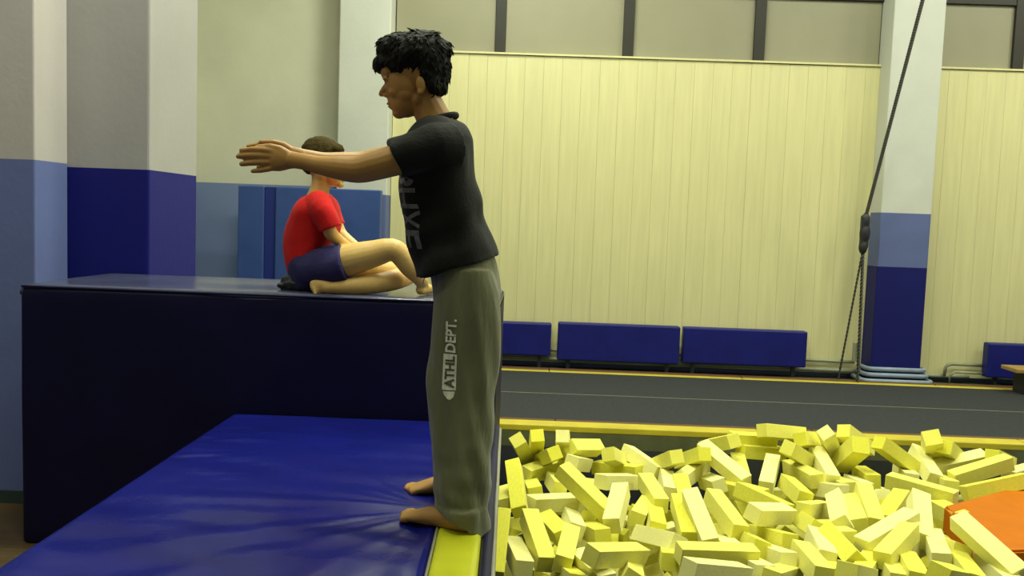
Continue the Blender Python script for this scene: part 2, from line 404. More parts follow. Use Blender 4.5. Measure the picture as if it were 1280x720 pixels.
# ------------------------------------------------------------------ pads, pipes along the far wall
pads = [((600, 400, 689, 445), 'short navy pad over the wall heater, just right of the standing boy'),
        ((697, 403, 850, 454), 'long navy heater pad, middle of the three left of the column'),
        ((854, 409, 1009, 458), 'long navy heater pad nearest the left side of the column'),
        ((1235, 428, 1330, 475), 'navy heater pad at the right, on the far side of the column')]
for (a, b, c, d), lab in pads:
    q0 = W(a, (b+d)/2, 9.5); q1 = W(c, (b+d)/2, 9.5); mx_ = (a+c)/2
    t = W(mx_, b+3.0*(1 if c < 1300 else 1), 9.5).z; bt = W(mx_, d-1, 9.5).z
    p = empty('heater_pad', ((q0.x+q1.x)/2, 9.6, 0)); tag(p, lab, 'pad', 'navy pads along the far wall')
    boxo('cushion', (q0.x, q1.x, 9.5, 9.63, bt, t), M['pad'], p, bev=.015)
    for s in (q0.x+.12, q1.x-.12):
        boxo('bracket', (s-.015, s+.015, 9.63, 9.725, bt+.08, bt+.14), M['black'], p)
        boxo('foot', (s-.02, s+.02, 9.55, 9.59, 0, bt+.01), M['black'], p)
hp = empty('heating_pipes', (1.5, 9.66, 0)); tag(hp, 'pair of painted heating pipes running low along the cream wall behind the pads', 'pipes')
for z, r in ((.10, .022), (.20, .018)):
    tube('pipe', [(-.4+.2*i, 9.69, z+.004*math.sin(i*.9)) for i in range(21)], r, M['pipe'], hp)
hp2 = empty('bent_pipes', (5.2, 9.66, 0)); tag(hp2, 'bent heating pipes low on the wall right of the column, one rising in a loop', 'pipes')
tube('pipe', [(4.25+.2*i, 9.69, .08) for i in range(4)], .02, M['pipe'], hp2)
b0 = W(1180, 470, 9.65); b1 = W(1182, 459, 9.65); b2 = W(1190, 455, 9.65); b3 = W(1231, 457, 9.65)
tube('pipe', [b0, b1, (b1+b2)/2+Vector((-.005, 0, .01)), b2, b3], .018, M['pipe'], hp2)
c0 = W(1187, 478, 9.6); tube('pipe', [c0, W(1187, 470, 9.6), W(1193, 465, 9.6), W(1231, 467, 9.6)], .014, M['pipe'], hp2)
# rings of pale pipe round the foot of the column
cp = empty('column_foot_pipes', (3.95, 9.4, 0)); tag(cp, 'pale blue pipes bent around the foot of the right column', 'pipes')
for z, g in ((.05, .10), (.11, .065), (.17, .045)):
    x0, x1, y0 = 3.69-g, 4.22+g, 9.46-g
    tube('pipe', [(x0, 9.69, z), (x0, y0+.06, z), (x0+.02, y0+.02, z), (x0+.06, y0, z), (x1-.06, y0, z), (x1-.02, y0+.02, z), (x1, y0+.06, z), (x1, 9.69, z)], .024, M['pipe_blue'], cp, n=10)

# ------------------------------------------------------------------ rope and tackle on the right column
def rope_obj(name, a, b, r, parent, turns):
    'two strands twisted round each other'
    bm = bmesh.new(); a = Vector(a); b = Vector(b); t = (b-a).normalized(); s = t.orthogonal().normalized(); q = t.cross(s)
    n = max(8, int(turns*8))
    for ph in (0, PI):
        pp = [a.lerp(b, i/n) + (s*math.cos(ph+i*PI/4) + q*math.sin(ph+i*PI/4))*r*.8 for i in range(n+1)]
        loft(bm, pp, [r]*len(pp), side=s, n=6, cap=False)
    return keep(bm_obj(name, bm, M['rope'], None, True), parent)
rp = empty('tension_cable', tuple(W(1083, 300, 9.36)))
tag(rp, 'dark twisted cable slanting down from above to a black tackle on the right column', 'cable')
rope_obj('cable', W(1160, -25, 8.7), W(1083, 268, 9.36), .0115, rp, 46)
k = W(1081, 292, 9.36)
bm = bmesh.new(); ell(bm, k+Vector((0, 0, .13)), (.045, .04, .09)); ell(bm, k, (.055, .045, .11)); ell(bm, k+Vector((-.01, 0, -.14)), (.045, .04, .08)); box(bm, k.x-.045, k.x+.04, k.y-.03, k.y+.04, k.z-.15, k.z+.19, bev=.012)
fuse('tackle_block', bm, .01, M['black'], rp, 1)
rope_obj('cable', W(1079, 312, 9.36), W(1072, 478, 9.3), .010, rp, 18)
rope_obj('loose_cable', W(1078, 316, 9.36), W(1047, 478, 9.45), .007, rp, 16)
boxo('clamp', tuple(v for pr in zip((W(1070, 440, 9.36)-Vector((.03, .02, .1))), (W(1070, 440, 9.36)+Vector((.03, .03, .1)))) for v in pr), M['pipe'], rp, bev=.006)

wb = W(1264, 462, 9.0)
w_ = empty('bench_end', (wb.x, 9.0, 0)); tag(w_, 'end of a low wooden bench at the right edge before the navy pad', 'bench')
boxo('seat', (wb.x, wb.x+1.2, 8.9, 9.2, wb.z-.02, wb.z+.02), mat('bench_wood', (.32, .2, .05), .5, var=.2, stretch=(1, 12, 12)), w_, bev=.006)
for s in (.12, 1.05): boxo('leg', (wb.x+s, wb.x+s+.05, 8.93, 9.17, .03, wb.z-.02), M['black'], w_, bev=.004)

# ------------------------------------------------------------------ lamps under the ceiling
for i, (lx, ly) in enumerate(LAMPS):
    l = empty('ceiling_lamp', (lx, ly, 6.0)); tag(l, 'white strip lamp out of frame under the ceiling, %s row, %s from left' % (('near', 'middle', 'far')[0 if ly < 3 else 1 if ly < 6 else 2], ('first', 'second', 'third', 'fourth', 'fifth', 'sixth')[sum(1 for a_, b_ in LAMPS if (0 if b_ < 3 else 1 if b_ < 6 else 2) == (0 if ly < 3 else 1 if ly < 6 else 2) and a_ < lx)]), 'lamp', 'strip lamps under the ceiling')
    boxo('housing', (lx-.62, lx+.62, ly-.16, ly+.16, 5.93, 6.0), M['lamp_case'], l, bev=.01)
    boxo('tube', (lx-.58, lx+.58, ly-.12, ly+.12, 5.915, 5.93), M['lamp_glow'], l)
    ld = bpy.data.lights.new('lamp_light', 'AREA'); ld.shape = 'RECTANGLE'; ld.size = 1.15; ld.size_y = .25; ld.energy = LAMP_W[ly]*(1.45 if lx > 6 else 1); ld.color = LAMP_COL
    lo = bpy.data.objects.new('lamp_light', ld); C.objects.link(lo); lo.location = (lx, ly, 5.90); keep(lo, l)

# ------------------------------------------------------------------ foam pit
# x y z, axis, length, width, roll, on top or buried, and where it shows
FOAM = """0.004 6.248 -0.03 -0.174 -0.813 0.555 0.43 0.095 0.67 1 653 563
0.102 6.31 -0.018 0.016 -0.799 0.601 0.43 0.095 0.12 1 670 558
0.298 6.277 0.007 -0.086 -0.835 0.544 0.43 0.095 0.04 1 704 557
0.449 6.274 -0 -0.539 -0.82 0.192 0.43 0.097 0.72 1 730 560
0.174 6.209 -0.064 0.258 -0.88 0.399 0.43 0.095 0.29 1 682 571
0.403 6.131 -0.074 -0.296 -0.916 0.27 0.43 0.095 -0.18 1 723 579
0.16 6.248 -0.154 0.601 0.799 -0.003 0.43 0.095 0.25 1 679 585
-0.024 5.482 -0.065 -0.124 0.889 0.441 0.43 0.095 -0.34 1 645 609
0.137 6.329 -0.213 0.575 0.8 -0.17 0.43 0.095 -0.03 1 674 591
0.399 5.313 -0.026 -0.694 0.513 0.506 0.43 0.095 -0.14 1 732 615
0.088 5.845 -0.19 -0.065 0.984 -0.168 0.43 0.095 -0.17 1 666 612
0.211 5.591 -0.191 0.694 0.701 -0.162 0.43 0.095 0.12 1 690 628
-0.099 5.611 -0.184 -0.078 0.991 -0.112 0.43 0.095 -0.27 1 630 623
-0.104 4.474 -0.061 0.039 0.887 0.46 0.43 0.095 0.07 1 622 680
-0.001 4.607 -0.172 -0.161 0.985 -0.064 0.43 0.095 0.11 1 647 695
0.099 4.655 -0.091 -0.214 0.935 0.282 0.43 0.095 0.08 1 671 673
0.207 5.051 -0.164 -0.219 0.972 -0.088 0.43 0.095 -0.35 1 693 659
0.318 5.141 -0.167 -0.036 0.992 -0.123 0.43 0.095 0.3 1 715 654
0.258 4.621 -0.119 0.134 0.99 0.055 0.43 0.095 0.22 1 708 684
0.445 5.039 -0.184 -0.123 0.962 -0.244 0.43 0.095 -0.08 1 744 666
0.384 4.412 -0.149 -0.283 0.957 -0.064 0.43 0.095 -0.12 1 740 711
0.498 4.381 -0.056 -0.674 -0.704 0.224 0.43 0.095 -0.22 1 770 693
0.264 4.43 -0.201 -0.158 0.96 -0.233 0.43 0.095 0.17 1 710 721
0.865 6.227 -0.073 -0.455 0.879 0.139 0.43 0.095 0.33 1 803 577
0.66 6.161 -0.034 -0.323 -0.881 0.347 0.43 0.095 0.29 1 768 572
0.688 6.263 -0.146 -0.657 0.739 -0.148 0.43 0.095 -0.01 1 771 587
0.633 5.709 -0.07 -0.596 -0.775 0.208 0.43 0.095 0.04 1 771 601
1.007 6.073 -0.017 0.174 -0.901 0.398 0.43 0.095 0.11 1 832 576
1.193 6.126 -0.005 0.227 -0.89 0.394 0.43 0.095 -0.04 1 864 572
1.367 5.932 0.016 -0.543 0.765 0.346 0.43 0.095 -0.27 1 903 580
1.409 6.256 0.075 0.267 -0.903 0.337 0.43 0.095 0.2 1 899 554
1.665 6.347 0.088 -0.836 -0.53 0.141 0.43 0.095 -0.09 1 940 550
1.184 6.041 -0.083 0.534 0.843 0.066 0.43 0.095 -0.06 1 865 590
0.843 5.553 -0.082 -0.114 0.99 0.089 0.43 0.095 -0 1 815 615
1.048 5.608 -0.087 0.075 0.995 0.06 0.43 0.095 -0.1 1 854 614
0.978 5.795 -0.103 0.085 0.996 -0.009 0.43 0.095 0.13 1 834 606
1.516 6.041 -0.052 0.111 0.983 0.146 0.43 0.095 -0.12 1 925 587
1.453 5.684 -0.097 -0.383 0.915 -0.129 0.43 0.095 -0.12 1 929 615
1.013 4.884 -0.019 -0.115 0.926 0.359 0.43 0.095 -0.21 1 874 648
1.189 5.039 -0.033 -0.172 0.969 0.176 0.43 0.095 0.13 1 906 641
0.944 4.998 -0.062 0.013 0.979 0.202 0.43 0.095 -0.01 1 854 648
0.581 5.204 -0.075 0.216 0.952 0.219 0.43 0.1 -0.16 1 771 633
0.751 5.333 -0.14 0.275 0.959 -0.074 0.43 0.095 0.21 1 802 639
0.805 5.148 -0.131 0.094 0.992 -0.087 0.43 0.095 0.19 1 819 650
0.78 4.856 -0.137 -0.369 0.902 -0.225 0.43 0.095 0.52 1 822 674
1.025 4.471 -0.065 -0.972 -0.222 0.072 0.43 0.095 -0.12 1 896 693
0.815 4.684 -0.169 0.121 0.965 -0.233 0.43 0.095 0.03 1 835 696
1.152 4.776 -0.139 0.064 0.974 -0.219 0.43 0.095 -0.08 1 909 684
0.584 4.489 -0.161 0.077 0.992 -0.101 0.43 0.095 0.49 1 787 709
1.276 4.828 -0.121 -0.07 0.982 -0.177 0.43 0.095 0.32 1 935 677
0.959 4.166 -0.036 -0.762 -0.592 0.263 0.43 0.095 -0.01 1 896 715
1.87 6.335 0.157 -0.828 -0.536 0.164 0.43 0.095 0.29 1 977 540
2.059 6.282 0.122 -0.588 -0.783 0.2 0.43 0.095 0.35 1 1012 550
2.196 6.243 0.091 -0.443 -0.659 0.608 0.43 0.095 0.8 1 1038 558
2.401 6.323 0.124 -0.67 -0.592 0.448 0.43 0.095 0.22 1 1070 550
2.268 6.079 0.076 0.02 -0.836 0.549 0.43 0.119 -0.1 1 1061 568
2.075 6.026 0.008 0.032 0.976 0.217 0.43 0.095 0.07 1 1029 582
1.918 6.037 0.065 -0.622 -0.659 0.423 0.43 0.095 -0.18 1 1000 570
1.734 6.338 0.006 -0.849 -0.506 0.153 0.43 0.095 -0.02 1 952 565
1.669 5.882 -0.023 0.346 0.918 0.194 0.43 0.095 0.03 1 961 591
1.919 5.971 -0.036 -0.148 0.988 -0.036 0.43 0.095 -0.12 1 1003 591
1.776 5.658 -0.062 0.01 0.999 -0.039 0.43 0.095 0.26 1 993 612
1.993 5.8 -0.091 -0.355 0.913 -0.202 0.43 0.095 0.1 1 1026 611
2.144 5.864 -0.082 0.074 0.98 -0.183 0.43 0.095 -0.1 1 1050 607
1.501 5.395 -0.057 -0.46 0.887 0.025 0.43 0.095 0.24 1 953 625
1.448 5.03 -0.02 -0.681 -0.702 0.208 0.43 0.095 -0.27 1 963 641
1.807 5.357 -0.09 0.574 0.792 -0.206 0.43 0.095 -0.06 1 1017 636
1.687 5.108 -0.099 0.048 0.984 -0.172 0.43 0.095 0.53 1 1008 655
1.879 5.141 -0.02 0.244 0.967 0.077 0.43 0.095 0.96 1 1048 638
1.976 5.151 -0.034 0.216 0.975 0.048 0.43 0.095 -0.27 1 1068 641
1.432 4.92 -0.121 -0.188 0.955 -0.229 0.43 0.095 0.13 1 965 671
1.361 4.661 -0.127 -0.128 0.966 -0.224 0.43 0.095 0.06 1 964 694
1.495 4.435 -0.069 0.032 0.998 -0.051 0.43 0.095 0.13 1 1013 702
1.71 4.61 -0.043 -0.008 1 0.022 0.43 0.095 0.76 1 1051 682
1.621 4.675 -0.073 0.163 0.986 -0.043 0.43 0.095 0.17 1 1025 683
1.805 4.964 -0.097 0.011 0.983 -0.182 0.43 0.095 -0.08 1 1044 666
1.641 4.462 -0.116 0.502 0.851 -0.152 0.43 0.095 -0.12 1 1046 712
1.225 4.501 -0.14 -0.028 0.971 -0.237 0.43 0.095 0.01 1 942 710
1.345 4.388 -0.128 0.531 0.819 -0.219 0.43 0.095 0.08 1 978 719
2.6 6.088 0.081 -0.777 -0.366 0.512 0.43 0.095 0.13 1 1121 569
2.825 6.156 0.009 0.111 0.968 0.225 0.43 0.095 0.26 1 1155 580
2.929 6.296 0.092 -0.359 -0.754 0.55 0.43 0.116 0.34 1 1164 560
3.065 6.294 0.073 -0.57 -0.74 0.357 0.43 0.095 -0.08 1 1188 565
3.12 6.284 -0.002 0.956 0.233 0.178 0.43 0.095 0.33 1 1197 578
3.143 6.016 0.022 0.949 0.124 0.29 0.43 0.095 0.06 1 1226 587
3.07 5.679 0.008 0.971 0.089 0.223 0.43 0.095 -0.28 1 1244 608
3.532 6.23 -0.048 0.753 0.657 -0.039 0.43 0.095 -0.01 1 1275 592
2.594 5.68 -0.029 -0.716 0.696 0.049 0.43 0.095 -0.03 1 1151 611
2.384 6.063 -0.067 0.135 0.983 -0.126 0.43 0.095 -0.05 1 1082 595
2.256 5.869 -0.076 0.121 0.979 -0.166 0.43 0.095 0.11 1 1071 606
2.888 5.983 -0.075 0.233 0.958 -0.165 0.43 0.095 0.02 1 1180 605
3.43 6.304 0.027 -0.67 -0.681 0.295 0.43 0.095 0.1 1 1251 575
2.245 4.91 0.028 0.335 0.897 0.289 0.43 0.102 0.29 1 1149 647
2.062 5.172 0 0.172 0.964 0.203 0.43 0.095 0.08 1 1085 633
2.217 5.199 -0.014 0.569 0.813 0.124 0.43 0.095 -0.04 1 1116 635
2.002 4.738 0.001 0.823 0.517 0.234 0.43 0.099 0.02 1 1109 664
1.974 4.549 -0.003 0.645 0.754 0.126 0.43 0.095 -0.08 1 1121 681
2.615 5.332 -0.07 0.132 0.981 -0.141 0.43 0.095 -0.13 1 1186 641
2.382 4.438 0.048 -0.303 0.891 0.337 0.43 0.095 -0.42 1 1234 683
1.895 4.414 -0.09 0.205 0.974 -0.095 0.43 0.095 0.06 1 1113 713
1.97 4.359 -0.058 0.25 0.964 -0.094 0.43 0.095 0.1 1 1138 712
2.15 4.77 -0.094 0.605 0.777 -0.175 0.43 0.095 -0.05 1 1139 684
2.35 4.782 -0.088 0.12 0.969 -0.214 0.43 0.095 0.28 1 1184 684
2.244 4.373 -0.057 0.246 0.966 -0.075 0.43 0.095 0.16 1 1205 713
2.416 4.399 -0.072 0.164 0.983 -0.084 0.43 0.095 0.04 1 1245 716
1.582 4.045 0.026 -0.534 -0.77 0.348 0.43 0.095 0.02 1 1071 719
2.013 4.069 0.031 -0.59 -0.743 0.315 0.43 0.095 -0.23 1 1185 719
2.223 4.64 -0.044 0.314 0.949 -0.015 0.43 0.095 -0.06 1 1170 685
0.241 5.939 -0.171 -0.094 0.988 -0.122 0.43 0.095 0.21 1 694 604
1.765 4.404 -0.086 0.474 0.877 -0.082 0.43 0.095 -0.05 1 1082 712
1.301 5.947 -0.123 -0.043 0.98 -0.195 0.43 0.095 -0.32 1 889 603
0.456 5.634 -0.137 -0.017 1 -0.02 0.43 0.095 0.1 1 738 617
2.018 6.256 -0.07 0.157 0.987 -0.044 0.43 0.095 0.14 1 1005 583
2.69 6.149 -0.064 0.211 0.974 -0.084 0.43 0.095 0.06 1 1131 593
0.647 5.867 -0.539 -0.994 0.112 0.012 0.43 0.11 0.13 0 767 678
2.86 4.735 -0.367 0.774 -0.589 0.233 0.43 0.11 0.13 0 1302 755
2.067 4.94 -0.454 -0.633 0.579 -0.513 0.43 0.11 -0.28 0 1099 747
1.855 5.44 -0.505 0.177 0.935 0.308 0.43 0.11 0.42 0 1017 712
0.853 4.901 -0.443 0.962 -0.19 0.196 0.43 0.11 0.01 0 833 736
0.67 4.481 -0.435 -0.784 -0.615 -0.085 0.43 0.11 0.3 0 805 775
0.067 5.726 -0.491 -0.49 0.699 -0.52 0.43 0.11 -0.24 0 660 674
1.466 4.588 -0.435 -0.647 0.763 -0.015 0.43 0.11 0.09 0 989 771
2.993 4.95 -0.384 -0.69 -0.238 -0.683 0.43 0.11 -0.14 0 1304 740
2.534 4.978 -0.463 0.987 0.162 0.005 0.43 0.11 -0.19 0 1198 750
1.414 6.113 -0.467 -0.731 0.682 -0.031 0.43 0.11 -0.12 0 900 655
3.304 5.387 -0.507 0.947 0.214 0.238 0.43 0.11 0.12 0 1315 730
1.639 6.068 -0.471 -0.051 0.262 -0.964 0.43 0.11 0.25 0 942 660
2.594 5.848 -0.396 -0.386 0.75 -0.536 0.43 0.11 -0.05 0 1132 669
0.237 5.488 -0.605 0.028 -0.816 -0.577 0.43 0.11 -0.03 0 693 714
0.051 4.9 -0.544 0.851 0.461 -0.252 0.43 0.11 0.19 0 656 750
0.518 4.645 -0.453 0.592 0.013 -0.806 0.43 0.11 0.07 0 764 760
1.033 5.354 -0.531 -0.595 0.362 -0.718 0.43 0.11 1 0 855 717
1.192 5.96 -0.467 0.782 -0.438 0.444 0.43 0.11 -0.06 0 865 663
2.61 4.68 -0.256 0.11 0.993 0.036 0.43 0.11 0.08 0 1253 733
1.849 4.571 -0.389 0.501 0.857 0.12 0.43 0.11 0.62 0 1082 767
0.498 4.735 -0.544 -0.565 -0.493 -0.661 0.43 0.11 0.12 0 757 771
3.032 5.139 -0.317 -0.645 0.671 0.365 0.43 0.11 -0.07 0 1291 710
1.809 4.834 -0.419 -0.876 -0.371 0.31 0.43 0.11 0.14 0 1051 747
0.775 4.434 -0.427 -0.763 -0.61 -0.216 0.43 0.11 -0.18 0 832 779
0.512 5.775 -0.457 0.931 -0.365 0.022 0.43 0.11 0.06 0 744 668
3.162 6.345 -0.327 0.843 0.535 -0.06 0.43 0.11 -0.07 0 1196 631
1.927 6.49 -0.457 -0.296 -0.725 0.622 0.43 0.11 0.17 0 973 636
2.571 4.989 -0.336 -0.762 -0.645 0.06 0.43 0.11 -0.19 0 1207 722
3.448 5.705 -0.485 0.461 -0.822 0.334 0.43 0.11 -0.07 0 1307 702
0.108 6.023 -0.522 -0.828 0.554 -0.087 0.43 0.11 0.24 0 668 661
1.277 5.372 -0.518 -0.427 -0.903 0.039 0.43 0.11 0.41 0 904 715
2.741 4.791 -0.308 -0.667 -0.687 -0.29 0.43 0.11 -0.01 0 1269 736
3.87 6.241 -0.403 -0.986 0.028 -0.163 0.43 0.11 -0.24 0 1329 655
0.849 4.813 -0.59 -0.86 -0.428 0.279 0.43 0.11 -0.47 0 834 776
2.677 6.528 -0.485 0.42 0.604 0.677 0.43 0.11 -0.06 0 1097 643
1.49 5.587 -0.384 0.802 0.465 -0.376 0.43 0.11 0.64 0 938 675
2.859 5.838 -0.318 -0.972 -0.006 0.234 0.43 0.11 0.28 0 1184 657
0.248 4.758 -0.475 0.882 -0.457 0.117 0.43 0.11 0.05 0 701 751
3.191 5.346 -0.404 -0.836 0.209 -0.507 0.43 0.11 -0.17 0 1298 712
1.972 4.664 -0.504 -0.902 0.224 0.369 0.43 0.11 -0.03 0 1101 784
0.763 6.095 -0.505 -0.207 0.95 -0.234 0.43 0.11 0.06 0 784 658
1.189 4.503 -0.468 -0.653 -0.4 -0.644 0.43 0.11 0.18 0 928 785
0.728 5.591 -0.503 0.242 -0.893 0.379 0.43 0.11 -0.19 0 788 691
0.022 5.155 -0.494 0.796 -0.58 -0.174 0.43 0.11 0.02 0 651 717
1.787 4.569 -0.48 -0.931 -0.042 0.363 0.43 0.11 -0.23 0 1066 787
0.975 6.085 -0.431 -0.901 -0.371 0.225 0.43 0.11 -0.17 0 823 647
1.509 6.491 -0.446 -0.952 -0.172 -0.254 0.43 0.11 0.17 0 903 631
0.792 4.979 -0.556 0.535 0.812 0.232 0.43 0.11 0.68 0 816 753
1.345 6.349 -0.528 -0.871 0.36 0.334 0.43 0.11 -0.06 0 879 651
1.902 4.418 -0.334 -0.887 0.431 0.166 0.43 0.11 0.14 0 1111 771
1.65 5.813 -0.421 0.578 0.551 0.602 0.43 0.11 -0.02 0 957 668
2.07 6.191 -0.378 0.842 -0.177 -0.51 0.43 0.11 -0.06 0 1014 640
0.16 4.681 -0.49 -0.859 0.481 0.177 0.43 0.11 0.29 0 681 761
1.808 5.429 -0.368 0.82 -0.157 -0.55 0.43 0.11 0.1 0 1009 686
2.845 4.68 -0.435 -0.543 -0.625 0.561 0.43 0.11 0.2 0 1305 776
0.438 4.82 -0.485 -0.523 -0.7 -0.487 0.43 0.11 0.47 0 743 749
0.452 5.002 -0.458 0.609 0.772 -0.182 0.43 0.11 0.03 0 743 727
0.59 5.601 -0.389 0.106 0.963 0.248 0.43 0.11 0 0 762 668
1.799 5.852 -0.42 -0.511 0.809 -0.291 0.43 0.11 0.27 0 983 666
1.606 4.89 -0.507 0.993 0.041 0.111 0.43 0.11 0.26 0 1000 758
1.973 4.566 -0.388 0.536 0.781 0.32 0.43 0.11 -0.1 0 1112 768
0.424 5.4 -0.523 0.407 -0.035 -0.913 0.43 0.11 0.65 0 731 707
2.413 4.794 -0.397 0.702 -0.712 -0.037 0.43 0.11 0.4 0 1192 752
2.626 5.205 -0.392 0.93 -0.299 -0.215 0.43 0.11 0.85 0 1196 716
2.014 4.946 -0.347 0.604 0.797 -0.009 0.43 0.11 0.18 0 1088 723
0.328 6.324 -0.521 -0.944 0.324 0.064 0.43 0.11 -0.45 0 705 644
0.289 5.445 -0.474 0.371 0.924 -0.093 0.43 0.11 0.12 0 704 693
0.948 5.261 -0.407 -0.186 0.047 0.982 0.43 0.11 0.65 0 842 699
0.035 4.93 -0.416 -0.444 0.867 -0.226 0.43 0.11 0.31 0 653 720
2.353 6.459 -0.392 -0.108 -0.985 -0.136 0.43 0.11 0.65 0 1047 630
0.674 5.185 -0.542 -0.938 -0.132 -0.32 0.43 0.11 0.74 0 786 730
1.129 5.716 -0.424 0.981 0.162 0.108 0.43 0.11 0.95 0 862 671
1.044 4.7 -0.547 -0.9 0.179 0.398 0.43 0.11 -0.12 0 883 781
0.697 5.342 -0.507 -0.86 0.233 -0.454 0.43 0.11 -0.02 0 787 711
2.836 6.083 -0.302 0.553 0.811 -0.192 0.43 0.11 0.01 0 1159 639
0.509 5.988 -0.476 -0.172 -0.747 0.642 0.43 0.11 -0.52 0 740 658
2.018 6.553 -0.36 0.951 -0.021 0.309 0.43 0.11 0.09 0 986 617
0.009 6.042 -0.612 0.531 0.722 -0.444 0.43 0.11 -0.02 0 649 674
0.824 6.383 -0.531 -0.887 0.096 0.452 0.43 0.11 -0.06 0 789 646
1.094 4.719 -0.399 -0.48 -0.832 0.279 0.43 0.11 0.11 0 896 746
1.127 4.778 -0.518 0.962 -0.27 0.03 0.43 0.11 0.02 0 899 767
1.089 5.851 -0.369 -0.154 0.942 -0.299 0.43 0.11 0.13 0 851 652
1.59 4.965 -0.4 -0.227 -0.973 0.03 0.43 0.11 -0.14 0 993 728
3.76 6.38 -0.454 0.883 -0.39 -0.262 0.43 0.11 0.19 0 1294 654
3.54 5.923 -0.353 -0.191 -0.98 0.059 0.43 0.11 -0.13 0 1303 663
0.531 6.028 -0.388 -0.933 0.149 0.327 0.43 0.11 -0.01 0 745 640
2.203 4.638 -0.351 -0.784 -0.555 0.277 0.43 0.11 0.5 0 1160 755
2.752 6.45 -0.385 0.911 0.313 0.268 0.43 0.11 0.09 0 1116 632
0.043 5.428 -0.519 0.721 0.669 0.178 0.43 0.11 0.05 0 655 701
2.634 5.597 -0.373 -0.79 -0.601 0.121 0.43 0.11 -0.18 0 1161 682
1.541 5.899 -0.366 -0.012 -0.994 -0.106 0.43 0.11 -0.17 0 933 652
2.093 6.339 -0.346 0.652 0.478 0.589 0.43 0.11 -0.12 0 1010 626"""
def foam_mesh(i):
    r = random.Random(50+i); bm = bmesh.new(); box(bm, -.5, .5, -.5, .5, -.5, .5)
    bmesh.ops.bevel(bm, geom=list(bm.edges), offset=.018, segments=1, affect='EDGES')
    for v in bm.verts: v.co.y += noise.noise(v.co*1.7+Vector((i*3, 0, 0)))*.03; v.co.z += noise.noise(v.co*1.5+Vector((0, i*5, 0)))*.03
    bmesh.ops.recalc_face_normals(bm, faces=bm.faces)
    me = bpy.data.meshes.new('foam_block'); bm.to_mesh(me); bm.free(); me.materials.append(M['foam'][i % 3]); return me
FM = [foam_mesh(i) for i in range(9)]
rows = [tuple(float(v) for v in l.split()) for l in FOAM.strip().split('\n')]
cells = {}
def cell(t):
    px, py = t[10], t[11]
    r = 'at the back edge' if py < 578 else 'in the second row' if py < 612 else 'in the middle' if py < 648 else 'towards the front' if py < 686 else 'at the front'
    c = 'blue-mat end' if px < 690 else 'left part' if px < 800 else 'centre' if px < 900 else 'right of centre' if px < 1020 else 'below the column' if px < 1130 else 'orange-mat end'
    return r, c, t[9]
for i, t in enumerate(rows): cells.setdefault(cell(t), []).append((t[10], i))
lab = {}
ORD = ['first', 'second', 'third', 'fourth', 'fifth', 'sixth', 'seventh', 'eighth', 'ninth', 'tenth', 'eleventh', 'twelfth', 'thirteenth', 'fourteenth']
for (r, c, top), L in cells.items():
    L.sort()
    for k, (_, i) in enumerate(L):
        t = rows[i]; ax = Vector(t[3:6]); e0 = Vector(t[:3])-ax*.2; e1 = Vector(t[:3])+ax*.2
        def pr(p): v = p-EYE; z = v.dot(FW); return v.dot(RT)/z, v.dot(UP)/z
        a, b = pr(e0), pr(e1); ang = math.degrees(math.atan2(b[1]-a[1], b[0]-a[0])) % 180
        o_ = 'lying crosswise' if ang < 22 or ang > 158 else 'rising rightwards' if ang < 65 else 'pointing up' if ang < 115 else 'falling rightwards'
        n_ = '' if len(L) == 1 else ', %s from left' % ORD[min(k, 13)]
        lab[i] = ('foam block %s %s, %s%s' if top else 'half-buried foam block %s %s, %s%s') % (o_, r, c, n_)
def foam_obj(i, t):
    ax = Vector(t[3:6]).normalized(); up = Vector((0, 0, 1)); s = up.cross(ax)
    s = s.normalized() if s.length > .05 else Vector((1, 0, 0)); u = ax.cross(s)
    q = Matrix((ax, s, u)).transposed() @ Matrix.Rotation(t[8], 3, 'X')
    mx = Matrix.Translation(t[:3]) @ q.to_4x4() @ Matrix.Diagonal((t[6], t[7], t[7], 1))
    o = bpy.data.objects.new('foam_block', FM[i*7 % 9]); o.matrix_world = mx; C.objects.link(o)
    o['group'] = 'foam blocks in the pit'; o['category'] = 'foam block'
    o['label'] = lab[i]
    return o
for i, t in enumerate(rows): foam_obj(i, t)

# orange mat lying in the pit
om = empty('orange_mat', (3.4, 4.9, -.2)); tag(om, 'orange vinyl mat lying among the foam blocks at the right edge', 'mat')
a = G(1180, 632, .0); b = G(1330, 592, .0); c = G(1330, 686, .0); d = G(1238, 690, .0)
bm = bmesh.new(); top = [bm.verts.new(p) for p in (a, d, c, b)]; low = [bm.verts.new(p.co-Vector((0, 0, .16))) for p in top]
bm.faces.new(top); bm.faces.new(low[::-1])
side = [bm.faces.new((top[k], low[k], low[(k+1) % 4], top[(k+1) % 4])) for k in range(4)]
for f in side: f.material_index = 1
bmesh.ops.bevel(bm, geom=list(bm.edges), offset=.012, segments=2, affect='EDGES')
o = bm_obj('cover', bm, M['orange'], None); o.data.materials.append(M['orange_side']); keep(o, om)

# ------------------------------------------------------------------ people
def hand(bm, wrist, knuck, fingers, thumb, yw, fr=.0104, palm_h=.036):
    'palm plus five fingers; every finger is its own tapered, bent chain'
    wrist = Vector(wrist); knuck = Vector(knuck); d = knuck-wrist
    loft(bm, [wrist-d*.15, wrist+d*.2, wrist+d*.6, knuck, knuck+d*.08], [(.02, .025), (.017, palm_h*.8), (.015, palm_h), (.013, palm_h), (.009, palm_h*.9)], side=yw, n=18)
    for f, s in zip(fingers, (1.0, 1.05, 1.0, .86)):
        loft(bm, f, [fr*1.1*s, fr*1.0*s, fr*.95*s, fr*.8*s][:len(f)] if len(f) > 3 else [fr*1.1*s, fr*s, fr*.82*s], side=yw, n=10)
    loft(bm, thumb, [.015, .0125, .0115, .0095], side=yw, n=10)

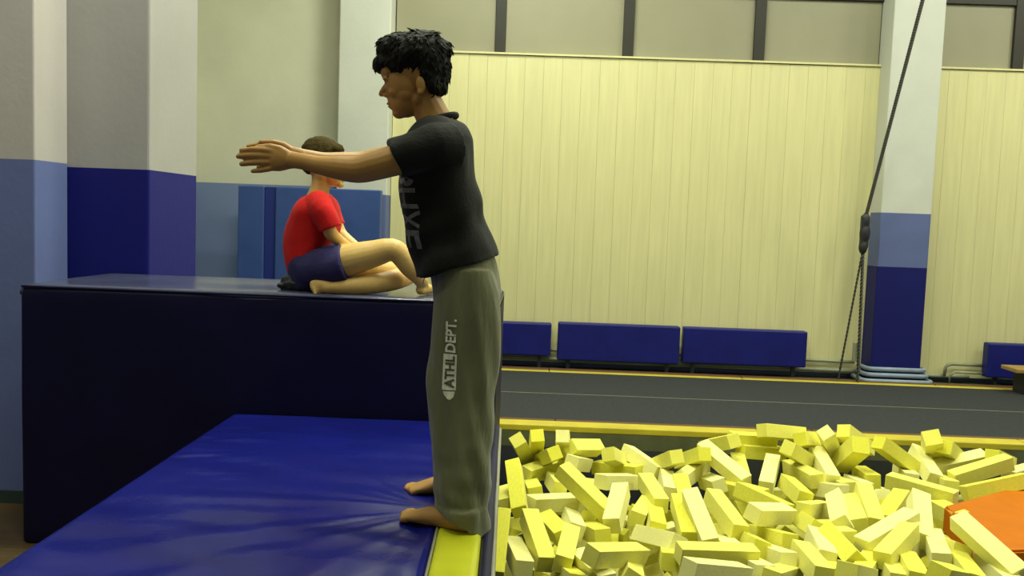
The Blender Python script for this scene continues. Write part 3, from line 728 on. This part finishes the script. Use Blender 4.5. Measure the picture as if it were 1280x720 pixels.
def foot(bm, heel, toe, z, w=.042, ank=None, s=1.0):
    'heel and toe are ground points (x, y); sole at height z'
    h = Vector((heel[0], heel[1], z)); t = Vector((toe[0], toe[1], z)); d = t-h; L = d.length; d.normalize(); side = Vector((-d.y, d.x, 0))
    p = [h+d*.02*s+Vector((0, 0, .030*s)), h+d*L*.25+Vector((0, 0, .034*s)), h+d*L*.5+Vector((0, 0, .030*s)), h+d*L*.72+Vector((0, 0, .020*s)), h+d*L*.86+Vector((0, 0, .014*s))]
    limb(bm, p, [(.028*s, .029*s), (.032*s, .034*s), (.036*s, .029*s), (w*s, .019*s), (.038*s, .012*s)], side=side, n=18)
    for k in range(5):
        o_ = (k-2)*.0165*s; ln = L*(1.0-.035*abs(k-.6)*1.0)
        r = (.0145 if k == 0 else .0105)*s
        b0 = h+d*L*.8+side*o_*.95+Vector((0, 0, .012*s)); b1 = h+d*(ln-r)+side*o_+Vector((0, 0, .010*s))
        loft(bm, [b0, (b0+b1)/2+Vector((0, 0, .003)), b1], [r, r*.95, r*.9], side=side, n=8)
    if ank is not None:
        loft(bm, [Vector(ank), (Vector(ank)*.45+(h+d*L*.25)*.55)+Vector((0, 0, .02)), h+d*L*.27+Vector((0, 0, .03))], [.030*s, .032*s, .031*s], side=side, n=16)

# ---- the boy standing on the edge
YB = 2.80
boy = empty('person', (-.22, 2.79, ZM))
tag(boy, 'boy with black hair, charcoal T-shirt and grey sweatpants, standing barefoot with both arms stretched forward', 'person')
P = lambda x, y, Y=YB: W(x, y, Y)
tilt = Matrix.Rotation(math.radians(-14), 3, 'Y').to_quaternion()
bm = bmesh.new()
ell(bm, P(526, 86), (.092, .074, .098), tilt, 28, 20)             # skull
ell(bm, P(508, 105), (.068, .064, .078), tilt, 28, 20)            # face
ell(bm, P(507, 127), (.050, .050, .050), tilt)                    # jaw
ell(bm, P(499, 141), (.022, .026, .019))                          # chin
ell(bm, P(524, 125), (.034, .056, .036))                          # jaw angle
ell(bm, P(488, 90), (.030, .052, .034))                           # forehead
ell(bm, P(484, 99, YB-.026), (.014, .022, .007)); ell(bm, P(484, 99, YB+.026), (.014, .022, .007))   # brow ridge
ell(bm, P(495, 115, YB-.036), (.022, .018, .02)); ell(bm, P(495, 115, YB+.036), (.022, .018, .02))   # cheeks
loft(bm, [P(486, 103), P(480.5, 110), P(477, 117)], [.007, .0085, .010], n=10)                           # nose
ell(bm, P(482.5, 119.5, YB-.009), (.009, .007, .006)); ell(bm, P(482.5, 119.5, YB+.009), (.009, .007, .006)); ell(bm, P(489, 124), (.012, .020, .014))
ell(bm, P(487.5, 129.5), (.009, .019, .006)); ell(bm, P(489.5, 134), (.009, .017, .007)); ell(bm, P(500, 130), (.034, .036, .026)); ell(bm, P(508, 118, YB-.02), (.040, .040, .036)); ell(bm, P(508, 118, YB+.02), (.040, .040, .036))                    # lips
for s in (-1, 1):                                                  # ears
    e = P(526, 106, YB+s*.074); ell(bm, e, (.015, .009, .026), Matrix.Rotation(math.radians(-12), 3, 'Y').to_quaternion())
    ell(bm, e+Vector((-.002, -s*-.004, -.022)), (.009, .007, .010))
limb(bm, [P(528, 120), P(537, 138), P(546, 158), P(550, 175)], [(.05, .052), (.050, .052), (.056, .058), (.08, .07)])
# torso under the shirt
limb(bm, [P(549, 168), P(549, 190), P(550, 240), P(556, 290), P(574, 335), P(583, 395)], [(.10, .06), (.15, .09), (.13, .10), (.12, .09), (.12, .075), (.12, .07)], side=(0, 1, 0), n=24)
# near arm
limb(bm, [P(546, 184, 2.67), P(520, 193, 2.63), P(492, 201, 2.62), P(466, 208, 2.62), P(447, 212, 2.63), P(425, 210, 2.645), P(402, 207, 2.67), P(382, 202.5, 2.70), P(366, 200, 2.73)],
     [.055, .050, .0455, .043, .040, .036, .0285, .0255, (.020, .025)])
ell(bm, P(447, 219, 2.63), (.022, .018, .016))
Yn = 2.745
hand(bm, P(367, 200, Yn), P(340, 199.5, Yn),
     [[P(343, 190, Yn), P(329, 187.5, Yn), P(315, 187, Yn+.004), P(302, 188, Yn+.008)],
      [P(342, 196, Yn), P(326, 194.5, Yn), P(311, 194.5, Yn+.004), P(298, 195.5, Yn+.008)],
      [P(342, 203, Yn), P(328, 203, Yn), P(314, 203.5, Yn+.004), P(302, 205, Yn+.008)],
      [P(344, 209, Yn), P(335, 211.5, Yn), P(325, 213, Yn+.004), P(316, 214, Yn+.006)]],
     [P(361, 194, Yn), P(350, 186.5, Yn+.004), P(338, 183.5, Yn+.006), P(323, 184, Yn+.010)], (0, 1, 0))
# far arm
limb(bm, [P(550, 182, 2.93), P(526, 190, 2.97), P(500, 196, 2.98), P(470, 201, 2.98), P(450, 204, 2.97), P(428, 203, 2.95), P(405, 201, 2.92), P(386, 197, 2.89), P(371, 194.5, 2.865)],
     [.055, .050, .045, .042, .039, .035, .028, .025, (.020, .025)])
Yf = 2.845
hand(bm, P(371, 194.5, Yf), P(346, 193.5, Yf),
     [[P(348, 185, Yf), P(336, 182, Yf), P(323, 181.5, Yf-.004), P(311, 183, Yf-.008)],
      [P(347, 191, Yf), P(332, 189.5, Yf), P(318, 190, Yf-.004), P(306, 192, Yf-.008)],
      [P(347, 197, Yf), P(334, 197, Yf), P(321, 198, Yf-.004), P(309, 200, Yf-.008)],
      [P(349, 203, Yf), P(340, 205, Yf), P(331, 207, Yf-.004), P(323, 208.5, Yf-.006)]],
     [P(364, 189, Yf), P(354, 181.5, Yf-.004), P(342, 178.5, Yf-.006), P(327, 178, Yf-.010)], (0, 1, 0))
# legs inside the trousers, feet
limb(bm, [P(583, 385, 2.71), P(582, 420, 2.68), P(579, 490, 2.66), P(580, 560, 2.65), P(590, 628, 2.63), Vector((-.172, 2.62, .76))], [.075, .070, .055, .050, .032, .030])
HN, TN = (-.140, 2.598), (-.385, 2.712)
foot(bm, HN, TN, ZM-.006, ank=(-.172, 2.63, .745))
limb(bm, [P(583, 380, 2.90), P(578, 410, 2.94), P(574, 470, 2.95), P(572, 530, 2.96), P(578, 590, 2.97), Vector((-.20, 2.975, .75))], [.085, .075, .055, .052, .036, .034])
HF, TF = (-.165, 2.98), (-.405, 2.965)
foot(bm, HF, TF, ZM-.006, ank=(-.20, 2.978, .76))
body = fuse('body', bm, .0036, M['skin'], boy, 2)
# face details
for s in (-1, 1):
    c = P(487.5, 105.5, YB+s*.030)
    b2 = bmesh.new(); ell(b2, c, (.0075, .0115, .0045)); ey = keep(bm_obj('eye', b2, M['eye'], None, True), boy)
    ir = bmesh.new(); ell(ir, c+Vector((-.0055, s*.001, -.0008)), (.003, .0045, .0036)); bm_obj('iris', ir, M['iris'], None, True).parent = ey
    b2 = bmesh.new(); loft(b2, [P(481.5, 98, YB+s*.012), P(480.5, 95.5, YB+s*.028), P(485, 96, YB+s*.044)], [.004, .0045, .003], n=8); keep(bm_obj('eyebrow', b2, M['hair'], None, True), boy)
b2 = bmesh.new(); ell(b2, P(486.3, 130, YB), (.0075, .016, .0035)); ell(b2, P(488, 133.5, YB), (.0075, .014, .004)); keep(bm_obj('lips', b2, M['lips'], None, True), boy)
# hair
bm = bmesh.new()
ell(bm, P(520, 71), (.112, .092, .076), tilt, 28, 20); ell(bm, P(541, 86), (.058, .086, .085), None, 28, 20)
ell(bm, P(546, 106), (.036, .062, .040)); ell(bm, P(484, 79), (.042, .060, .030)); ell(bm, P(499, 64), (.07, .075, .055))
ell(bm, P(530, 57), (.07, .07, .045)); ell(bm, P(474, 83), (.017, .04, .022))
for s in (-1, 1): ell(bm, P(541, 100, YB+s*.060), (.022, .022, .045))
def hd(p): return noise.noise(Vector((p.x*60, p.y*60, p.z*18)))*.006 + noise.noise(p*25)*.006
hair = fuse('hair', bm, .0045, M['hair'], boy, 2, hd)
rh = random.Random(5); hb = bmesh.new(); tb = bvh_of(hair); hc = P(524, 84)
for k in range(520):
    v = Vector((rh.gauss(0, 1), rh.gauss(0, 1), rh.gauss(.35, .8))).normalized()
    h = tb.ray_cast(hc+v*.4, -v)
    if h[0] is None: continue
    p = h[0]; n_ = h[1]
    fl = Vector((-.35*(1 if p.x < hc.x+.02 else -.5), rh.uniform(-.3, .3), -.7 if v.z < .75 else .1)); fl = (fl-n_*fl.dot(n_)).normalized()
    ln = rh.uniform(.014, .026); lift = rh.uniform(.02, .20)
    if v.z > .85 and rh.random() < .35: lift = .5
    q1 = p+fl*ln*.5+n_*ln*lift*.5; q2 = p+fl*ln*.95+n_*ln*lift*.7
    loft(hb, [p-n_*.003, q1, q2], [.0036, .0026, .0006], side=n_.orthogonal(), n=5, cap=False)
keep(bm_obj('hair_tufts', hb, M['hair'], None, True), boy)

# T-shirt
def folds(amp, fx, fz, seed): return lambda p: amp*1.0*(noise.noise(Vector((p.x*fx, p.y*fx, p.z*fz+seed)))+.5*noise.noise(Vector((p.x*fx*2.1+5, p.y*fx*2.1, p.z*fz*1.8+seed))))
bm = bmesh.new()
prof = [(147, 531, 572, .075), (155, 519, 583, .125), (170, 509, 590, .170), (183, 505, 592, .178), (200, 503, 594, .180), (225, 501, 598, .172), (250, 500, 601, .165), (275, 503, 606, .160), (300, 510, 614, .160), (318, 515, 621, .178), (333, 521, 624, .187)]
pts, rad = [], []
for y, a, b, ry in prof:
    pts.append(P((a+b)/2, y)); rad.append((ry, (b-a)/2*YB/FPX))
pp, rr = smooth_path(pts, rad, 4)
rings = []
for i, (p, r) in enumerate(zip(pp, rr)):
    t_ = i/(len(pp)-1); sl = -.040*max(0, (t_-.6)/.4)     # hem: lower at the front, higher at the back
    rings.append([p+Vector((r[1]*math.copysign(abs(math.cos(a_))**.9, math.cos(a_)), r[0]*math.copysign(abs(math.sin(a_))**.9, math.sin(a_)), -sl*math.cos(a_)*1.0)) for a_ in [2*PI*k/40 for k in range(40)]])
rings_mesh(bm, rings)
for (ys, sh) in ((2.64, 0), (2.97, 1)):
    c = -4 if sh else 0
    limb(bm, [P(556, 186+c, 2.70 if not sh else 2.90), P(538, 186+c, 2.655 if not sh else 2.95), P(516, 192+c, ys-.01 if not sh else ys), P(494, 200.5+c, ys-.02 if not sh else ys+.01)],
         [.085, .075, (.062, .062), (.060, .0575)], cap=False, n=24)
tee = fuse('t_shirt', bm, .0055, M['tee'], boy, 3, lambda p: folds(.009, 7, 6, 2)(p)+.009*math.sin((p.z*1.0-p.x*.9)*38+4*noise.noise(p*4))*max(0, noise.noise(p*3.3+Vector((3, 1, 0)))+.25))
b2 = bmesh.new(); ringp = []
cc = P(545, 152); nrm = Vector((-.35, 0, 1)).normalized(); s1 = Vector((0, 1, 0)); s2 = nrm.cross(s1)
ringp = [cc+s1*.066*math.cos(a_)+s2*.068*math.sin(a_) for a_ in [2*PI*k/28 for k in range(29)]]
loft(b2, ringp, [(.010, .008)]*29, side=nrm, n=8, cap=False); keep(bm_obj('collar', b2, M['tee'], None, True), boy)
tt = bvh_of(tee)
# faded distressed lettering running down the chest, seen from the side
zc = [P(512, y).z for y in (212, 236, 262, 286, 310)]
for i, ch in enumerate('BHXE'):
    tb_ = fit(text_bm(ch, 1, .02), .056, .105)
    zt_, zb_ = zc[i]-.002, zc[i+1]+.003
    # letter turned a quarter, its top to the wearer's left
    org = Vector((-.45, 2.592, zt_)); sc = (zt_-zb_)/.056
    decal('chest_print', tb_, tt, org+Vector((0, 0, 0)), Vector((0, 0, -1))*sc, Vector((0, 1, 0)), (1, .55, 0), M['tee_print'], boy)

# sweatpants
bm = bmesh.new()
def leg(rows_, Yc, ry):
    pts, rad = [], []
    for y, a, b in rows_: w_ = min(1, max(0, (y-335)/230)); Yt = Yc+(YB-Yc)*.42*(1-w_); pts.append(P((a+b)/2, y, Yt)); rad.append((ry*(1.0 if y < 450 else .92), (b-a)/2*Yt/FPX))
    return pts, rad
near = [(338, 551, 617), (365, 543, 625), (400, 540, 627), (450, 535, 625), (500, 533, 620), (550, 538, 617), (600, 541, 614), (635, 543, 611)]
pts, rad = leg(near, 2.665, .098); limb(bm, pts, rad, n=32, cap=False)
# slanting hem over the heel
hc0 = P(577, 630, 2.65); hr = [[], [], []]
for j, (dz, g) in enumerate(((0, 1.0), (-.022, 1.05), (-.045, 1.06))):
    for k in range(32):
        a_ = 2*PI*k/32; x_ = math.cos(a_); hr[j].append(hc0+Vector((x_*.080*g+.004*j, math.sin(a_)*.088*g, dz-.004*j-(.040*(x_)) * (j/2)+.0)))
rings_mesh(bm, hr)
far = [(335, 547, 621), (362, 547, 622), (393, 545, 618), (440, 542, 615), (485, 540, 610), (530, 541, 606), (575, 542, 603), (603, 541, 602)]
pts, rad = leg(far, 2.93, .095); limb(bm, pts, rad, n=32, cap=False)
hc0 = P(571, 598, 2.955); hr = [[], [], []]
for j, (dz, g) in enumerate(((0, 1.0), (-.022, 1.05), (-.045, 1.06))):
    for k in range(32):
        a_ = 2*PI*k/32; x_ = math.cos(a_); hr[j].append(hc0+Vector((x_*.080*g, math.sin(a_)*.085*g, dz-(.036*(x_)) * (j/2))))
rings_mesh(bm, hr)
limb(bm, [P(572, 312), P(580, 338), P(585, 372), P(584, 392)], [(.150, .104), (.168, .107), (.178, .106), (.16, .09)], n=36, cap=False)
def pf(p):
    z = p.z; v = folds(.0045, 15, 2.0, 8)(p)
    lo = max(0, (1.05-z)/.35)
    v += .013*min(lo, 1)*noise.noise(Vector((p.x*9+z*6, p.y*9, z*15)))     # gathered cloth towards the ankles
    v += .0036*math.sin((p.x*1.0+p.z*.22)*105+2*noise.noise(p*5))*min(1, max(0, (1.45-z)/.3))
    return v
pants = fuse('sweatpants', bm, .0055, M['sweat'], boy, 3, pf)
tt = bvh_of(pants)
# lettering up the side of the leg
u0 = P(560, 497, 2.57); u1 = P(563, 402, 2.57); Uv = (u1-u0); LN = Uv.length; Uv.normalize(); Vv = Vector((-1, 0, 0)); Vv = (Vv-Uv*Vv.dot(Uv)).normalized()
px = LN/95.0; HT = 14*px; RAY = (0, 1, 0)
org = u0-Vv*HT*.5
b2 = bmesh.new()
bx0, bx1 = 7*px, 52*px                                               # pale box holding the first word
e_ = [((bx0, -1.5*px), (bx1, HT+2*px))]
for (a, b) in e_:
    vs = [b2.verts.new((a[0], a[1], 0)), b2.verts.new((b[0], a[1], 0)), b2.verts.new((b[0], b[1], 0)), b2.verts.new((a[0], b[1], 0))]; b2.faces.new(vs)
bmesh.ops.subdivide_edges(b2, edges=list(b2.edges), cuts=8, use_grid_fill=True)
decal('print_box', b2, tt, org, Uv, Vv, RAY, M['print_light'], boy, .001)
b2 = fit(text_bm('ATHL', 1, .03), 40*px, HT-1.5*px, bx0+2.6*px, .8*px); decal('print_lettering', b2, tt, org, Uv, Vv, RAY, M['print_dark'], boy, .0026)
b2 = fit(text_bm('DEPT.', 1, .03), 42*px, HT, bx1+2*px, 0); decal('print_lettering', b2, tt, org, Uv, Vv, RAY, M['print_light'], boy, .0026)
b2 = bmesh.new(); sh = [(5.5*px, -.5*px), (5.5*px, HT+.5*px), (1*px, HT-1*px), (-4*px, HT*.62), (-5*px, HT*.4), (-2*px, HT*.12)]
b2.faces.new([b2.verts.new((a, b, 0)) for a, b in sh]); decal('print_emblem', b2, tt, org, Uv, Vv, RAY, M['print_light'], boy, .0015)
d0 = P(530, 343); tube('drawstring', [d0, d0+Vector((.002, -.002, -.012)), d0+Vector((-.003, 0, -.026)), d0+Vector((0, -.001, -.038))], .002, M['print_light'], boy, n=6)

# ---- the boy sitting on the high mat
YK = 4.30
kid = empty('person', (W(390, 360, YK).x, YK, ZH))
tag(kid, 'boy in red T-shirt and navy shorts sitting with folded legs on the tall mat', 'person')
K = lambda x, y, Y=YK: W(x, y, Y)
kt = Matrix.Rotation(math.radians(14), 3, 'Y').to_quaternion()
bm = bmesh.new()
ell(bm, K(402, 198), (.096, .076, .094), kt, 28, 20); ell(bm, K(413, 206), (.072, .064, .078), kt, 28, 20)
ell(bm, K(418, 222), (.045, .048, .040), kt); ell(bm, K(425.5, 231), (.018, .024, .016)); ell(bm, K(404, 220), (.036, .054, .036))
loft(bm, [K(429, 204), K(432.5, 209), K(435.5, 213)], [.007, .009, .010], n=10)
ell(bm, K(431, 221.5), (.009, .018, .005)); ell(bm, K(430, 225), (.009, .016, .006))
for s in (-1, 1):
    ell(bm, K(428, 201, YK+s*.026), (.012, .02, .007)); e = K(400, 207, YK+s*.075); ell(bm, e, (.017, .009, .028), kt)
limb(bm, [K(402, 218), K(401, 232), K(397, 246), K(394, 262)], [(.045, .048), (.043, .046), (.055, .052), (.10, .06)])
limb(bm, [K(394, 262), K(389, 285), K(386, 310), K(389, 338)], [(.12, .08), (.11, .085), (.10, .065), (.11, .07)], n=24)
nY, fY = 4.17, 4.43
limb(bm, [K(398, 256, nY+.02), K(404, 268, nY), K(411, 285, nY-.01), K(414, 292, nY), K(424, 301, nY+.04), K(440, 312, nY+.10)], [.045, .04, .034, .032, .028, .024])
limb(bm, [K(406, 256, fY-.02), K(416, 272, fY), K(424, 290, fY), K(432, 299, fY-.03), K(446, 310, fY-.07), K(452, 314, fY-.10)], [.045, .04, .034, .032, .027, .023])
for (w0, k0, sy) in ((K(440, 312, nY+.10), K(452, 319, nY+.13), 1), (K(452, 313, fY-.10), K(463, 319, fY-.12), -1)):
    d = (k0-w0); u_ = Vector((0, sy*1.0, 0))
    fg = []
    for j in range(4):
        o_ = Vector((0, 0, 1))*(.012-.008*j)+u_*(.004*j)
        b_ = k0+o_; fg.append([b_, b_+d*.45+Vector((0, 0, -.004)), b_+d*.75+Vector((0, 0, -.012)), b_+d*.9+Vector((-.004, 0, -.022))])
    hand(bm, w0, k0, fg, [w0+d*.2+Vector((0, 0, .015)), w0+d*.5+Vector((0, 0, .024)), w0+d*.9+Vector((0, 0, .026)), w0+d*1.3+Vector((0, 0, .022))], (0, 1, 0), fr=.009, palm_h=.026)
# near leg: raised knee
limb(bm, [K(392, 334, nY+.05), K(418, 329, nY+.01), K(440, 324, nY), K(468, 317, nY), K(490, 312, nY), K(502, 320, nY+.01), K(513, 334, nY+.02), K(523, 347, nY+.03), K(527, 352, nY+.04)],
     [.066, .074, .076, .064, .054, .052, .050, .036, .032], n=20)
a_ = K(527, 352, nY+.04); foot(bm, (a_.x-.01, a_.y-.01), (a_.x+.05, a_.y+.175), ZH+.002, ank=a_+Vector((0, 0, .03)), s=.85)
# far leg: folded flat, the shank comes back under the near thigh
limb(bm, [K(400, 338, fY-.05), K(440, 338, fY-.03), K(480, 341, fY-.05), K(508, 344, fY-.08)], [.085, .075, .062, .052], n=20)
limb(bm, [K(508, 344, fY-.08), K(492, 350, 4.25), K(466, 355, 4.17), K(440, 358, 4.14), K(418, 359, 4.13), K(408, 359, 4.13)], [.052, .050, .046, .040, .031, .030], n=20)
limb(bm, [K(412, 359, 4.13), K(402, 357, 4.13), K(393, 360, 4.125)], [(.030, .032), (.026, .036), (.018, .038)], n=16)
for j in range(5):
    b_ = K(394, 354+3.0*j, 4.125-.004*j); e = K(390+1.0*j, 353.5+3.3*j, 4.12-.006*j); loft(bm, [b_, (b_+e)/2, e], [.0085, .008, .007], n=8)
fuse('body', bm, .0050, M['skin_pale'], kid, 3)
for s in (-1, 1):
    c = K(427.5, 205.5, YK+s*.027); b2 = bmesh.new(); ell(b2, c, (.0075, .011, .0045)); ey = keep(bm_obj('eye', b2, M['eye'], None, True), kid)
    ir = bmesh.new(); ell(ir, c+Vector((.0055, s*.001, -.001)), (.003, .0045, .0036)); bm_obj('iris', ir, M['iris'], None, True).parent = ey
b2 = bmesh.new(); ell(b2, K(431.8, 223.3), (.008, .015, .006)); keep(bm_obj('lips', b2, M['lips'], None, True), kid)
bm = bmesh.new()
ell(bm, K(402, 193), (.101, .082, .086), kt, 28, 20); ell(bm, K(388, 203), (.045, .070, .060)); ell(bm, K(421, 187), (.035, .06, .03))
fuse('hair', bm, .006, M['hair_brown'], kid, 2, lambda p: noise.noise(p*70)*.003)
# red T-shirt
bm = bmesh.new()
ks = [(243, 388, 414, .075), (250, 376, 421, .125), (262, 367, 425, .155), (280, 359, 427, .150), (300, 355, 423, .140), (315, 356, 414, .138), (328, 361, 404, .135)]
pts, rad = [], []
for y, a, b, ry in ks: pts.append(K((a+b)/2, y)); rad.append((ry, (b-a)/2*YK/FPX))
pp, rr = smooth_path(pts, rad, 4); rings = []
for i, (p, r) in enumerate(zip(pp, rr)):
    t_ = i/(len(pp)-1); sl = .055*max(0, (t_-.4)/.6)
    rings.append([p+Vector((r[1]*math.cos(q), r[0]*math.sin(q), sl*math.cos(q))) for q in [2*PI*k/36 for k in range(36)]])
rings_mesh(bm, rings)
limb(bm, [K(397, 255, nY+.06), K(402, 263, nY+.0), K(409, 274, nY-.012), K(414, 286, nY-.015)], [.07, .064, .058, (.055, .053)], cap=False, n=20)
limb(bm, [K(402, 255, fY-.06), K(408, 263, fY), K(415, 274, fY+.012), K(420, 284, fY+.01)], [.07, .064, .056, (.054, .052)], cap=False, n=20)
fuse('t_shirt', bm, .006, M['red'], kid, 3, folds(.005, 9, 8, 4))
# shorts
bm = bmesh.new()
limb(bm, [K(389, 308), K(387, 328), K(388, 345)], [(.128, .098), (.152, .105), (.150, .098)], n=30)
limb(bm, [K(388, 337, nY+.06), K(408, 334, nY+.02), K(434, 329, nY)], [(.095, .095), (.098, .096), (.098, .092)], cap=False, n=24)
limb(bm, [K(388, 338, fY-.06), K(412, 338, fY-.03), K(440, 337, fY-.02)], [(.095, .090), (.095, .088), (.09, .082)], cap=False, n=24)
sh = fuse('shorts', bm, .006, M['shorts'], kid, 3, folds(.004, 10, 10, 6))
for v in sh.data.vertices:
    if v.co.z < ZH+.003: v.co.z = ZH+.003

# dark crumpled lump behind the seated boy
cw = K(366, 358, 4.22)
bm = bmesh.new()
for dx, dy, dz, r in ((0, 0, .03, .045), (-.03, .02, .045, .03), (.03, -.01, .03, .035), (.01, .03, .06, .028), (-.045, -.01, .02, .022)): ell(bm, Vector((cw.x+dx, cw.y+dy, ZH+dz)), (r*1.2, r, r*.9))
cl = fuse('crumpled_cloth', bm, .006, M['black'], None, 1, lambda p: noise.noise(p*40)*.012)
tag(cl, 'small black crumpled cloth on the tall mat behind the seated boy', 'cloth')
for v in cl.data.vertices:
    if v.co.z < ZH+.002: v.co.z = ZH+.002
